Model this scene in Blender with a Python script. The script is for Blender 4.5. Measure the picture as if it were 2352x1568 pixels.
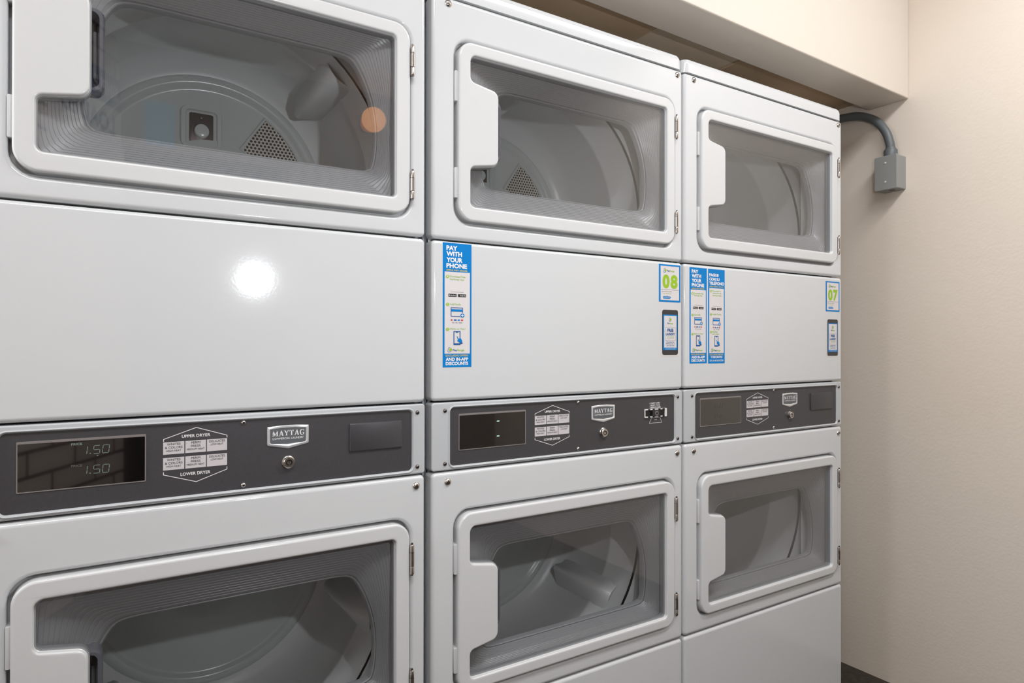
import bpy, bmesh, math, random
from mathutils import Vector, Matrix
from mathutils.geometry import tessellate_polygon
random.seed(4)
pi = math.pi
for o in list(bpy.data.objects): bpy.data.objects.remove(o)
S = bpy.context.scene
COL = S.collection

# ------------------------------------------------------------------ camera
f, W_, H_ = 1500.0, 2352, 1568
yaw, pitch, roll = 0.566, 0.003, 0.001
cd = bpy.data.cameras.new('camera'); cam = bpy.data.objects.new('camera', cd); COL.objects.link(cam)
cd.sensor_width = 36; cd.lens = 36 * f / W_; cd.clip_start = 0.02; cd.clip_end = 60
fw = Vector((math.sin(yaw) * math.cos(pitch), math.cos(yaw) * math.cos(pitch), math.sin(pitch)))
rt = Vector((math.cos(yaw), -math.sin(yaw), 0)); up = rt.cross(fw)
R_ = rt * math.cos(roll) + up * math.sin(roll); U_ = -rt * math.sin(roll) + up * math.cos(roll)
cam.matrix_world = Matrix(((R_.x, U_.x, -fw.x, -.545), (R_.y, U_.y, -fw.y, -1.145), (R_.z, U_.z, -fw.z, 1.13), (0, 0, 0, 1)))
S.camera = cam
# ------------------------------------------------------------------ world, exposure, lights
S.view_settings.view_transform = 'Standard'; S.view_settings.look = 'None'
S.view_settings.gamma = 1; S.view_settings.use_curve_mapping = False
S.view_settings.exposure = 0.13
wd = bpy.data.worlds.new('world'); S.world = wd; wd.use_nodes = True
wd.node_tree.nodes['Background'].inputs[0].default_value = (.93, .96, 1, 1)
wd.node_tree.nodes['Background'].inputs[1].default_value = 0.5


def light(name, loc, size, power, color, target=None, size_y=None, shape='RECTANGLE'):
    l = bpy.data.lights.new(name, 'AREA'); l.shape = shape; l.size = size
    if shape == 'RECTANGLE': l.size_y = size_y or size
    l.energy = power; l.color = color
    o = bpy.data.objects.new(name, l); COL.objects.link(o); o.location = loc
    d = (Vector(target) - Vector(loc)) if target else Vector((0, 0, -1))
    o.rotation_euler = d.to_track_quat('-Z', 'Y').to_euler()
    return o


light('ceiling_fixture_light', (-.45, -1.25, 2.60), 1.15, 17, (.95, .975, 1), None, .26)
light('right_wall_fill_light', (1.0, -.95, 2.60), 1.1, 20, (.95, .975, 1), None, .26)  # unseen second fixture, added to brighten the right wall and soffit
light('photo_flash_light', (-.10, -1.16, 1.345), .034, 4.4, (.93, .965, 1), (.3, 0, 1.45), None, 'DISK')
light('cavity_fill_light', (-1.56, .12, 1.58), 1.0, 16, (.93, .965, 1), (0, .12, 1.58), 1.0)  # unseen fill added on the left to light the cavity above the dryers


# ------------------------------------------------------------------ materials
def lin(c):
    return tuple((v / 255 / 12.92 if v <= 10.3 else ((v / 255 + .055) / 1.055) ** 2.4) for v in c) + (1,)


MATS = {}


def mat(name, col=(200, 200, 200), rough=.5, metal=0, spec=.5, emit=None, es=1, noise=None, bump=None, coat=0):
    m = bpy.data.materials.new(name); m.use_nodes = True; MATS[name] = m
    nt = m.node_tree; b = nt.nodes['Principled BSDF']
    b.inputs['Base Color'].default_value = lin(col); b.inputs['Roughness'].default_value = rough
    b.inputs['Metallic'].default_value = metal; b.inputs['Specular IOR Level'].default_value = spec
    b.inputs['Coat Weight'].default_value = coat; b.inputs['Coat Roughness'].default_value = .08
    if emit: b.inputs['Emission Color'].default_value = lin(emit); b.inputs['Emission Strength'].default_value = es
    tc = nt.nodes.new('ShaderNodeTexCoord')
    if noise:  # (scale, second colour, contrast)
        n = nt.nodes.new('ShaderNodeTexNoise'); n.inputs['Scale'].default_value = noise[0]; n.inputs['Detail'].default_value = 5
        r = nt.nodes.new('ShaderNodeValToRGB'); r.color_ramp.elements[0].position = .5 - noise[2]; r.color_ramp.elements[1].position = .5 + noise[2]
        r.color_ramp.elements[0].color = lin(noise[1]); r.color_ramp.elements[1].color = lin(col)
        nt.links.new(tc.outputs['Object'], n.inputs['Vector']); nt.links.new(n.outputs['Fac'], r.inputs[0]); nt.links.new(r.outputs[0], b.inputs['Base Color'])
    if bump:  # list of (scale, strength, distance, detail)
        prev = None
        for sc, st, di, de in bump:
            n = nt.nodes.new('ShaderNodeTexNoise'); n.inputs['Scale'].default_value = sc; n.inputs['Detail'].default_value = de
            bp = nt.nodes.new('ShaderNodeBump'); bp.inputs['Strength'].default_value = st; bp.inputs['Distance'].default_value = di
            nt.links.new(tc.outputs['Object'], n.inputs['Vector']); nt.links.new(n.outputs['Fac'], bp.inputs['Height'])
            if prev: nt.links.new(prev.outputs[0], bp.inputs['Normal'])
            prev = bp
        nt.links.new(prev.outputs[0], b.inputs['Normal'])
    return m


enamel = mat('white_enamel', (209, 211, 213), .085, spec=.5, bump=[(220, .05, .0006, 2)])
doorwhite = mat('door_enamel', (210, 211, 212), .18, spec=.5)
conswhite = mat('console_enamel', (188, 191, 194), .3, spec=.5)
bodygrey = mat('cabinet_side_enamel', (196, 203, 208), .35)
liner = mat('grey_window_liner', (147, 149, 151), .32, spec=.5)
cupm = mat('grey_handle_plastic', (112, 114, 122), .12, spec=.7, coat=.5)
drumm = mat('drum_enamel', (226, 228, 228), .3, spec=.5, bump=[(9, .15, .004, 2)])
drumback = mat('drum_back_enamel', (214, 220, 218), .22, spec=.6)
darkgap = mat('dark_gap', (40, 38, 36), .8)
plate = mat('charcoal_face_plate', (70, 69, 72), .38, spec=.45, noise=(240, (64, 62, 65), .3))
plate_edge = mat('charcoal_edge', (130, 124, 122), .25)
taupe = mat('taupe_wall', (150, 140, 130), .7)
displaym = mat('display_glass', (14, 10, 11), .03, spec=.9, coat=1)
digits = mat('display_digits', (60, 70, 66), .5, emit=(170, 190, 175), es=.30)
digits_dim = mat('display_digits_dim', (84, 80, 76), .5, emit=(90, 80, 76), es=.2)
dash = mat('display_dash_green', (160, 220, 200), .5, emit=(190, 255, 225), es=1)
white_ink = mat('white_ink', (236, 234, 234), .5)
label_grey = mat('label_grey', (205, 200, 202), .5)
black_ink = mat('black_ink', (34, 32, 34), .5)
chrome = mat('chrome', (205, 200, 196), .18, metal=1)
dchrome = mat('dark_steel', (120, 112, 110), .3, metal=1)
badge_rim = mat('badge_rim', (222, 224, 226), .3, metal=.5)
badge_face = mat('badge_grey', (92, 96, 100), .4)
blackp = mat('black_plastic', (18, 17, 18), .35)
blue = mat('sticker_blue', (0, 124, 198), .45, spec=.2)
paper = mat('sticker_paper', (216, 212, 212), .42)
sgreen = mat('sticker_green', (148, 190, 30), .45)
tgreen = mat('sticker_text_green', (150, 190, 96), .45)
yellow = mat('sticker_yellow', (205, 190, 80), .45)
navy = mat('sticker_navy', (20, 84, 150), .45)
phonebl = mat('sticker_phone_black', (52, 52, 54), .35)
inkgrey = mat('sticker_ink_grey', (150, 145, 150), .45)
red = mat('sticker_red', (200, 60, 60), .45)
clearm = mat('sticker_backing', (214, 210, 208), .25)
boxgrey = mat('electrical_grey', (142, 143, 141), .4)
conduitm = mat('conduit_grey', (92, 97, 100), .45)
wallm = mat('beige_plaster', (230, 219, 207), .62, spec=.3, noise=(1.4, (224, 211, 196), .3), bump=[(30, .14, .004, 2), (110, .3, .0014, 3)])
soffm = mat('soffit_plaster', (218, 209, 198), .6, spec=.3, bump=[(30, .25, .003, 3)])
ceilm = mat('ceiling_white', (226, 222, 216), .8)
woodm = mat('brown_ceiling_board', (212, 188, 158), .8, noise=(7, (196, 168, 138), .3), bump=[(60, .3, .002, 3)])
woodm2 = mat('pale_ceiling_board', (238, 222, 198), .8, noise=(7, (230, 212, 186), .3), bump=[(60, .3, .002, 3)])
floorm = mat('dark_speckled_floor', (58, 49, 42), .5, noise=(55, (38, 31, 26), .12), bump=[(90, .3, .002, 2)])
fixm = mat('diffuser', (240, 240, 240), .5, emit=(255, 250, 245), es=2.2)
metalw = mat('fixture_white', (225, 225, 222), .4)
lampm = mat('warm_globe', (255, 200, 150), .4, emit=(255, 170, 95), es=3)
brass = mat('brass', (170, 130, 80), .3, metal=1)
doordark = mat('dark_doorway_paint', (20, 16, 17), .6)
navysign = mat('navy_sign', (30, 62, 110), .5)
cyansign = mat('cyan_sign', (60, 170, 215), .5)


def glass_mat(name, tint, refl):
    m = bpy.data.materials.new(name); m.use_nodes = True; nt = m.node_tree; MATS[name] = m
    for n in list(nt.nodes): nt.nodes.remove(n)
    o = nt.nodes.new('ShaderNodeOutputMaterial'); mx = nt.nodes.new('ShaderNodeMixShader')
    t = nt.nodes.new('ShaderNodeBsdfTransparent'); t.inputs[0].default_value = tint
    g = nt.nodes.new('ShaderNodeBsdfGlossy'); g.inputs['Roughness'].default_value = .015
    lw = nt.nodes.new('ShaderNodeLayerWeight'); lw.inputs['Blend'].default_value = .5   # Schlick curve, same on both faces
    pw = nt.nodes.new('ShaderNodeMath'); pw.operation = 'POWER'; pw.inputs[1].default_value = 4.0
    mu = nt.nodes.new('ShaderNodeMath'); mu.operation = 'MULTIPLY_ADD'; mu.inputs[1].default_value = .9; mu.inputs[2].default_value = refl; mu.use_clamp = True
    nt.links.new(lw.outputs['Facing'], pw.inputs[0]); nt.links.new(pw.outputs[0], mu.inputs[0]); nt.links.new(mu.outputs[0], mx.inputs[0])
    nt.links.new(t.outputs[0], mx.inputs[1]); nt.links.new(g.outputs[0], mx.inputs[2]); nt.links.new(mx.outputs[0], o.inputs[0])
    return m


glassm = glass_mat('door_glass', (.96, .96, .965, 1), .055)


def hole_mat():
    m = mat('perforated_steel', (225, 222, 215), .3, metal=.25)
    nt = m.node_tree; b = nt.nodes['Principled BSDF']
    tc = nt.nodes.new('ShaderNodeTexCoord'); sp = nt.nodes.new('ShaderNodeSeparateXYZ'); nt.links.new(tc.outputs['Object'], sp.inputs[0])

    def M(op, a, b_=None):
        n = nt.nodes.new('ShaderNodeMath'); n.operation = op
        for i, v in enumerate((a, b_)):
            if v is None: continue
            if isinstance(v, (int, float)): n.inputs[i].default_value = v
            else: nt.links.new(v, n.inputs[i])
        return n.outputs[0]

    def grid(ox):
        p = .0085
        u = M('SUBTRACT', M('FRACT', M('ADD', M('DIVIDE', sp.outputs[0], p), ox)), .5)
        v = M('SUBTRACT', M('FRACT', M('ADD', M('DIVIDE', sp.outputs[2], p * 1.732), ox)), .5)
        v = M('MULTIPLY', v, 1.732)
        return M('SQRT', M('ADD', M('MULTIPLY', u, u), M('MULTIPLY', v, v)))
    d = M('MINIMUM', grid(0.0), grid(.5)); h = M('LESS_THAN', d, .33)
    mx = nt.nodes.new('ShaderNodeMix'); mx.data_type = 'RGBA'
    nt.links.new(h, mx.inputs[0]); mx.inputs[6].default_value = lin((232, 228, 220)); mx.inputs[7].default_value = lin((58, 50, 44))
    nt.links.new(mx.outputs[2], b.inputs['Base Color'])
    return m


holem = hole_mat()


def brick_mat():
    m = mat('painted_brick', (226, 218, 210), .45, spec=.4)
    nt = m.node_tree; b = nt.nodes['Principled BSDF']
    tc = nt.nodes.new('ShaderNodeTexCoord'); sp = nt.nodes.new('ShaderNodeSeparateXYZ'); cb = nt.nodes.new('ShaderNodeCombineXYZ')
    br = nt.nodes.new('ShaderNodeTexBrick'); br.inputs['Scale'].default_value = 1; br.inputs['Brick Width'].default_value = .3
    br.inputs['Row Height'].default_value = .1; br.inputs['Mortar Size'].default_value = .009; br.inputs['Mortar Smooth'].default_value = .4
    br.inputs['Color1'].default_value = lin((226, 214, 206)); br.inputs['Color2'].default_value = lin((206, 192, 182)); br.inputs['Mortar'].default_value = lin((74, 58, 52))
    bp = nt.nodes.new('ShaderNodeBump'); bp.inputs['Strength'].default_value = .8; bp.inputs['Distance'].default_value = .01; bp.invert = True
    L = nt.links.new
    L(tc.outputs['Object'], sp.inputs[0]); L(sp.outputs[0], cb.inputs[0]); L(sp.outputs[2], cb.inputs[1]); L(cb.outputs[0], br.inputs['Vector'])
    L(br.outputs['Color'], b.inputs['Base Color']); L(br.outputs['Fac'], bp.inputs['Height']); L(bp.outputs[0], b.inputs['Normal'])
    return m


brickm = brick_mat()


# ------------------------------------------------------------------ mesh helpers
class MB:
    def __init__(s): s.v = []; s.f = []; s.m = []; s.mats = []

    def mi(s, m):
        if m not in s.mats: s.mats.append(m)
        return s.mats.index(m)

    def add(s, vs, fs, m):
        b = len(s.v); s.v += [tuple(v) for v in vs]; k = s.mi(m)
        for fc in fs: s.f.append([b + i for i in fc]); s.m.append(k)

    def loft(s, loops, m, closed=True, cap0=False, cap1=False):
        n = len(loops[0]); vs = [p for l in loops for p in l]; fs = []
        for i in range(len(loops) - 1):
            for j in range(n if closed else n - 1):
                k = (j + 1) % n; fs.append((i * n + j, i * n + k, (i + 1) * n + k, (i + 1) * n + j))
        if cap0: fs.append(tuple(range(n - 1, -1, -1)))
        if cap1: fs.append(tuple((len(loops) - 1) * n + i for i in range(n)))
        s.add(vs, fs, m)

    def holed(s, outer, inner, m):
        tri = tessellate_polygon([[Vector(p) for p in outer], [Vector(p) for p in inner]])
        s.add(list(outer) + list(inner), tri, m)

    def poly(s, pts, m):
        tri = tessellate_polygon([[Vector(p) for p in pts]]); s.add(pts, tri, m)

    def box(s, a, b, m):
        x0, y0, z0 = a; x1, y1, z1 = b
        vs = [(x, y, z) for x in (x0, x1) for y in (y0, y1) for z in (z0, z1)]
        s.add(vs, [(0, 1, 3, 2), (4, 6, 7, 5), (0, 4, 5, 1), (2, 3, 7, 6), (0, 2, 6, 4), (1, 5, 7, 3)], m)

    def rbox(s, x0, x1, z0, z1, y0, y1, r, e, m, n=5):
        """rounded-corner slab, front face at y0 with edge roundover e"""
        L = []
        for k in range(5):
            a = k / 4 * pi / 2; ins = e * (1 - math.sin(a)); yy = y0 + e * (1 - math.cos(pi / 2 - a)) if False else y0 + e * (1 - math.cos(pi / 2 - a) ** 1)
            L.append((ins, y0 + e * (1 - math.sin(pi / 2 - a))))
        # L from inset e at front to 0 inset at y0+e
        loops = [[(x, yy, z) for x, z in rr(x0 + i, x1 - i, z0 + i, z1 - i, max(r - i, .0004), n)] for i, yy in L]
        loops.append([(x, y1, z) for x, z in rr(x0, x1, z0, z1, r, n)])
        s.loft(loops, m, cap0=True, cap1=True)

    def cyl(s, c, ax, r, L, m, n=20, r2=None, bev=0):
        ax = Vector(ax).normalized(); u = ax.orthogonal().normalized(); w = ax.cross(u); c = Vector(c)
        prof = [(r, 0), (r if r2 is None else r2, L)]
        if bev: prof = [(r, 0), (r, L - bev), (r - bev * .3, L - bev * .3), (r - bev, L)]
        s.loft([[tuple(c + ax * h + (u * math.cos(2 * pi * i / n) + w * math.sin(2 * pi * i / n)) * q) for i in range(n)] for q, h in prof], m, cap0=True, cap1=True)

    def dome(s, c, r, h, m, n=16):
        """screw head facing -Y"""
        c = Vector(c); loops = []
        for k in range(5):
            a = k / 5 * pi / 2; q = r * math.cos(a); loops.append([(c.x + q * math.cos(t), c.y - h * math.sin(a), c.z + q * math.sin(t)) for t in [2 * pi * i / n for i in range(n)]])
        s.loft(loops, m, cap1=True)

    def tube(s, pts, r, m, n=16):
        pts = [Vector(p) for p in pts]; loops = []; u = None
        for i, p in enumerate(pts):
            d = (pts[min(i + 1, len(pts) - 1)] - pts[max(i - 1, 0)]).normalized()
            u = (d.orthogonal() if u is None else (u - d * u.dot(d))).normalized(); w = d.cross(u)
            loops.append([tuple(p + (u * math.cos(2 * pi * j / n) + w * math.sin(2 * pi * j / n)) * r) for j in range(n)])
        s.loft(loops, m, cap0=True, cap1=True)

    def sphere(s, c, r, m, n=20):
        c = Vector(c); loops = []
        for k in range(1, 12):
            a = -pi / 2 + pi * k / 12
            loops.append([(c.x + r * math.cos(a) * math.cos(2 * pi * i / n), c.y + r * math.cos(a) * math.sin(2 * pi * i / n), c.z + r * math.sin(a)) for i in range(n)])
        s.loft(loops, m, cap0=True, cap1=True)

    def build(s, name, parent=None, label=None, smooth=True, angle=35, recalc=True):
        me = bpy.data.meshes.new(name); bm = bmesh.new()
        vs = [bm.verts.new(p) for p in s.v]; bm.verts.ensure_lookup_table()
        for fc, k in zip(s.f, s.m):
            try: q = bm.faces.new([vs[i] for i in fc]); q.material_index = k
            except ValueError: pass
        if recalc:
            bmesh.ops.remove_doubles(bm, verts=bm.verts, dist=1e-6)
            bmesh.ops.recalc_face_normals(bm, faces=bm.faces)
        bm.to_mesh(me); bm.free()
        for m in s.mats: me.materials.append(m)
        if smooth:
            for p in me.polygons: p.use_smooth = True
            me.set_sharp_from_angle(angle=math.radians(angle))
        o = bpy.data.objects.new(name, me); COL.objects.link(o)
        if name in ('door', 'upper_front_panel', 'lower_front_panel', 'middle_panel', 'base_panel', 'console', 'lid', 'box_body', 'handle_cup'):
            wn = o.modifiers.new('n', 'WEIGHTED_NORMAL'); wn.keep_sharp = True
        if parent: o.parent = parent
        if label: o['label'] = label
        return o


def rr(x0, x1, z0, z1, r, n=6, side=1):
    pts = []
    for cx, cz, a0 in ((x1 - r, z1 - r, 0), (x0 + r, z1 - r, pi / 2), (x0 + r, z0 + r, pi), (x1 - r, z0 + r, 1.5 * pi)):
        for i in range(n + 1):
            a = a0 + pi / 2 * i / n; pts.append((cx + r * math.cos(a), cz + r * math.sin(a)))
    return pts


def fillet(poly, n=7):
    """poly: (x, z, r) -> rounded outline"""
    out = []
    N = len(poly)
    for i, (x, z, r) in enumerate(poly):
        p = Vector((x, z)); a = Vector(poly[i - 1][:2]) - p; b = Vector(poly[(i + 1) % N][:2]) - p
        a.normalize(); b.normalize()
        if r <= 0: out.append((x, z)); continue
        ang = a.angle(b); t = r / math.tan(ang / 2); c = p + (a + b).normalized() * (r / math.sin(ang / 2))
        s = p + a * t - c; e = p + b * t - c
        a0 = math.atan2(s.y, s.x); a1 = math.atan2(e.y, e.x); d = (a1 - a0 + pi) % (2 * pi) - pi
        for k in range(n + 1):
            th = a0 + d * k / n; out.append((c.x + r * math.cos(th), c.y + r * math.sin(th)))
    return out


def offs(pts, d):
    """offset a CCW outline outward by d"""
    out = []; N = len(pts)
    for i in range(N):
        a = Vector(pts[i - 1]); p = Vector(pts[i]); b = Vector(pts[(i + 1) % N])
        e1 = (p - a); e2 = (b - p)
        if e1.length < 1e-7: e1 = e2
        if e2.length < 1e-7: e2 = e1
        n = (Vector((e1.y, -e1.x)).normalized() + Vector((e2.y, -e2.x)).normalized())
        n.normalize(); c = max(.5, n.dot(Vector((e1.y, -e1.x)).normalized()))
        out.append((p.x + n.x * d / c, p.y + n.y * d / c))
    return out


def at_y(pts, y): return [(x, y, z) for x, z in pts]


# ---- text: flat glyph meshes, placed in the XZ plane
_tc = {}
DEPS = None


def glyphs(s, bold):
    k = (s, bold)
    if k in _tc: return _tc[k]
    cu = bpy.data.curves.new('t', 'FONT'); cu.body = s; cu.size = 1; cu.offset = bold; cu.fill_mode = 'BOTH'; cu.resolution_u = 6 if len(s) < 3 else 3
    o = bpy.data.objects.new('t', cu); COL.objects.link(o)
    dg = bpy.context.evaluated_depsgraph_get(); me = bpy.data.meshes.new_from_object(o.evaluated_get(dg))
    vs = [(v.co.x, v.co.y) for v in me.vertices]; fs = [tuple(p.vertices) for p in me.polygons]
    bpy.data.objects.remove(o); bpy.data.curves.remove(cu); bpy.data.meshes.remove(me)
    x0 = min(v[0] for v in vs); x1 = max(v[0] for v in vs); z0 = min(v[1] for v in vs); z1 = max(v[1] for v in vs)
    _tc[k] = ([((x - x0), (z - z0)) for x, z in vs], fs, x1 - x0, z1 - z0)
    return _tc[k]


def text(mb, s, x, z, w, h, y, m, bold=.02, mp=None):
    """fit the string into the box x..x+w, z..z+h"""
    vs, fs, tw, th = glyphs(s, bold)
    P = [(x + a / tw * w, z + b / th * h) for a, b in vs]
    mb.add([(mp(a, b, y) if mp else (a, y, b)) for a, b in P], fs, m)


def quad(mb, x0, x1, z0, z1, y, m, mp=None):
    P = [(x0, z0), (x1, z0), (x1, z1), (x0, z1)]
    mb.add([(mp(a, b, y) if mp else (a, y, b)) for a, b in P], [(0, 1, 2, 3)], m)


def line(mb, pts, w, y, m, closed=False, mp=None):
    """stroke with mitred corners, one strip"""
    P = [Vector(p) for p in pts]; n = len(P); L = []; Rr = []
    for i in range(n):
        a = P[i - 1] if (closed or i > 0) else None; b = P[(i + 1) % n] if (closed or i < n - 1) else None
        d1 = (P[i] - a).normalized() if a is not None else None; d2 = (b - P[i]).normalized() if b is not None else None
        if d1 is None: d1 = d2
        if d2 is None: d2 = d1
        n1 = Vector((-d1.y, d1.x)); n2 = Vector((-d2.y, d2.x)); q = (n1 + n2).normalized(); c = max(.35, q.dot(n1))
        L.append(P[i] + q * (w / 2 / c)); Rr.append(P[i] - q * (w / 2 / c))
    V = [(mp(p.x, p.y, y) if mp else (p.x, y, p.y)) for p in L + Rr]
    mb.add(V, [(i, (i + 1) % n, n + (i + 1) % n, n + i) for i in range(n if closed else n - 1)], m)


def disc(mb, x, z, r, y, m, n=20, mp=None, sx=1):
    P = [(x + r * sx * math.cos(2 * pi * i / n), z + r * math.sin(2 * pi * i / n)) for i in range(n)]
    mb.add([(mp(a, b, y) if mp else (a, y, b)) for a, b in P], [tuple(range(n))], m)


def empty(name, loc, label, cat, group=None):
    o = bpy.data.objects.new(name, None); COL.objects.link(o); o.location = loc
    o['label'] = label; o['category'] = cat
    if group: o['group'] = group
    o.empty_display_size = .1
    return o


def struct(o, label=None):
    o['kind'] = 'structure'
    if label: o['label'] = label
    return o


# ------------------------------------------------------------------ room shell
CZ = 2.62


def slab(name, a, b, m, label=None):
    mb = MB(); mb.box(a, b, m); return struct(mb.build(name, smooth=False), label)


slab('floor', (-3.2, -3.6, -.1), (1.85, 1.1, 0), floorm, 'dark brown speckled floor')
slab('ceiling', (-3.2, -3.6, CZ), (1.85, 1.1, CZ + .1), ceilm)
slab('wall_right', (1.69, -3.6, 0), (1.84, 1.1, CZ), wallm, 'beige lightly textured wall right of the dryers')
slab('wall_back', (-3.2, .95, 0), (1.69, 1.08, CZ), wallm)
# left wall of painted brick, set at an angle behind and left of the camera
mb = MB(); mb.box((0, -.12, 0), (2.35, 0, CZ), brickm)
wl = struct(mb.build('wall_left', smooth=False)); wl.location = (-1.6, -.6, 0); wl.rotation_euler = (0, 0, -math.radians(60))
mb = MB()
mb.box((-1.72, -.6, 0), (-1.6, .96, 1.0), brickm); mb.box((-1.72, -.6, 2.12), (-1.6, .96, CZ), brickm)
mb.box((-1.72, -.6, 1.0), (-1.6, -.42, 2.12), brickm); mb.box((-1.72, .66, 1.0), (-1.6, .96, 2.12), brickm)
struct(mb.build('wall_corner', smooth=False))
mb = MB()
for a, b in (((-1.70, -.42, 1.0), (-1.62, -.38, 2.12)), ((-1.70, .62, 1.0), (-1.62, .66, 2.12)), ((-1.70, -.38, 1.0), (-1.62, .62, 1.04)), ((-1.70, -.38, 2.08), (-1.62, .62, 2.12)), ((-1.68, -.38, 1.55), (-1.64, .62, 1.58))): mb.box(a, b, metalw)
struct(mb.build('added_window_1', smooth=False))  # unseen window frame, added to go with the cavity fill light
# wall opposite the dryers with a dark doorway
mb = MB()
mb.box((.35, -2.7, 0), (1.69, -2.58, CZ), taupe); mb.box((-.62, -2.7, 2.1), (.35, -2.58, CZ), taupe)
struct(mb.build('wall_front', smooth=False))
mb = MB(); mb.rbox(-.6, .33, .01, 2.08, -2.66, -2.62, .004, .002, doordark)
dr = struct(mb.build('door_1')); mb = MB(); mb.sphere((.25, -2.72, 1.0), .03, chrome)
mb = MB(); mb.cyl((.25, -2.615, 1.0), (0, 1, 0), .028, .05, chrome, bev=.01); mb.build('door_handle', dr)

# soffit above the dryers (slightly out of parallel with them)
mb = MB(); k = .03
mb_v = lambda x, y: (x, y + k * (x + .5))
fy, by = -.104, .026
pts = []
for x in (-2.6, 1.69):
    for y, z in ((fy, 1.93), (by, 1.93), (by, CZ), (fy, CZ)):
        pts.append((x, y + k * (x + .4), z))
mb.add(pts, [(0, 1, 2, 3), (7, 6, 5, 4), (0, 4, 5, 1), (1, 5, 6, 2), (2, 6, 7, 3), (3, 7, 4, 0)], soffm)
sf = struct(mb.build('trim_1', smooth=False), 'beige boxed soffit beam hanging above the dryers')
bv = sf.modifiers.new('b', 'BEVEL'); bv.width = .004; bv.segments = 3
# low brown board ceiling seen through the gap behind the soffit
mb = MB()
for i, (xa, xb, m, z) in enumerate(((-1.6, -.32, woodm, 1.964), (-.318, .697, woodm, 1.960), (.700, 1.060, woodm2, 1.972), (1.0625, 1.69, woodm, 1.966))):
    y0 = by + .001 + k * (xa + .4); y1 = .95
    vs = [(xa, y0, z), (xb, y0 + k * (xb - xa), z), (xb, y1, z), (xa, y1, z)]
    vs += [(a, b, z + .018) for a, b, c in vs]
    mb.add(vs, [(0, 1, 2, 3), (7, 6, 5, 4), (0, 4, 5, 1), (1, 5, 6, 2), (2, 6, 7, 3), (3, 7, 4, 0)], m)
struct(mb.build('ceiling_boards', smooth=False), 'brown board ceiling behind the soffit')

# ------------------------------------------------------------------ dryers
W = .686
ZT, ZL, S1, S2, S3, S4 = 1.848, 1.810, 1.332, 1.016, .880, .398
DU = dict(t=1.728, b=1.372, gt=1.703, gb=1.401, tt=1.648, tb=1.484, ot=1.667, ob=1.455, oc=1.522, dz=1.47)
DL = dict(t=.795, b=.441, gt=.767, gb=.465, tt=.690, tb=.524, ot=.698, ob=.490, oc=.556, dz=.63)
FR = .006   # roundover of the panel edges
G = .0016   # half a seam


def panel(name, z0, z1, parent, e=.011):
    mb = MB(); mb.rbox(0, W, z0 + G, z1 - G, 0, .03, .004 + e * .4, e * .7, enamel, n=4)
    return mb.build(name, parent)


def front_panel(name, z0, z1, d, parent):
    """pressed panel with a stepped recess for the door"""
    mb = MB(); z0 += G; z1 -= G
    X0, X1, Z0, Z1 = .049, .656, d['b'] - .005, d['t'] + .005
    e = .008; r = .009
    outer = []
    for kk in range(5):
        a = kk / 4 * pi / 2; i = e * (1 - math.sin(a)); yy = e * (1 - math.cos(a))
        outer.append(at_y(rr(i, W - i, z0 + i, z1 - i, max(r - i, .001), 6), yy))
    # outer[0]: inset e at y=0 ; outer[-1]: inset 0 at y=e
    mb.loft(outer + [at_y(rr(0, W, z0, z1, r, 6), .03)], enamel)
    hr = .034; prof = [(.007, 0), (.004, .0008), (.0012, .0032), (0, .0065), (0, .020)]
    inner = [at_y(rr(X0 - q, X1 + q, Z0 - q, Z1 + q, hr + q, 6), yy) for q, yy in prof]
    mb.loft([outer[0], inner[0]], enamel); mb.loft(inner, enamel)
    q = .010
    fl = at_y(rr(X0 + q, X1 - q, Z0 + q, Z1 - q, .02, 6), .020)
    mb.loft([inner[-1], fl], enamel)
    fl2 = [(x, .112, z) for x, y, z in fl]
    mb.loft([fl, fl2], drumm)
    cx, cz = .365, d['dz']
    circ = [(cx + .287 * math.cos(2 * pi * i / 72), .118, cz + .287 * math.sin(2 * pi * i / 72)) for i in range(72)]
    mb.holed(at_y(rr(.02, .666, cz - .30, cz + .30, .01, 3), .118), circ, drumm)
    o = mb.build(name, parent, angle=50)
    for zz in (z1 - .013 if d is DU else z1 - .019,):
        for xx, rad in ((.034, .0075), (.667, .0075)):
            s = MB(); s.dome((xx, 0, zz), rad, .0045, chrome); s.cyl((xx, -.004, zz), (0, -1, 0), .0028, .0008, dchrome, 8); s.build('screw', o)
    for zz in ((d['t'] - .12, d['t'] - .06), (d['b'] + .045, d['b'] + .105)) if d is DU else ((d['t'] - .12, d['t'] - .06), (d['b'] + .04, d['b'] + .09)):
        c = MB(); c.rbox(X0 - .001, X0 + .010, zz[0], zz[1], -.0015, .0199, .002, .001, doorwhite, 3); c.build('door_catch', o)
    return o


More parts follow.
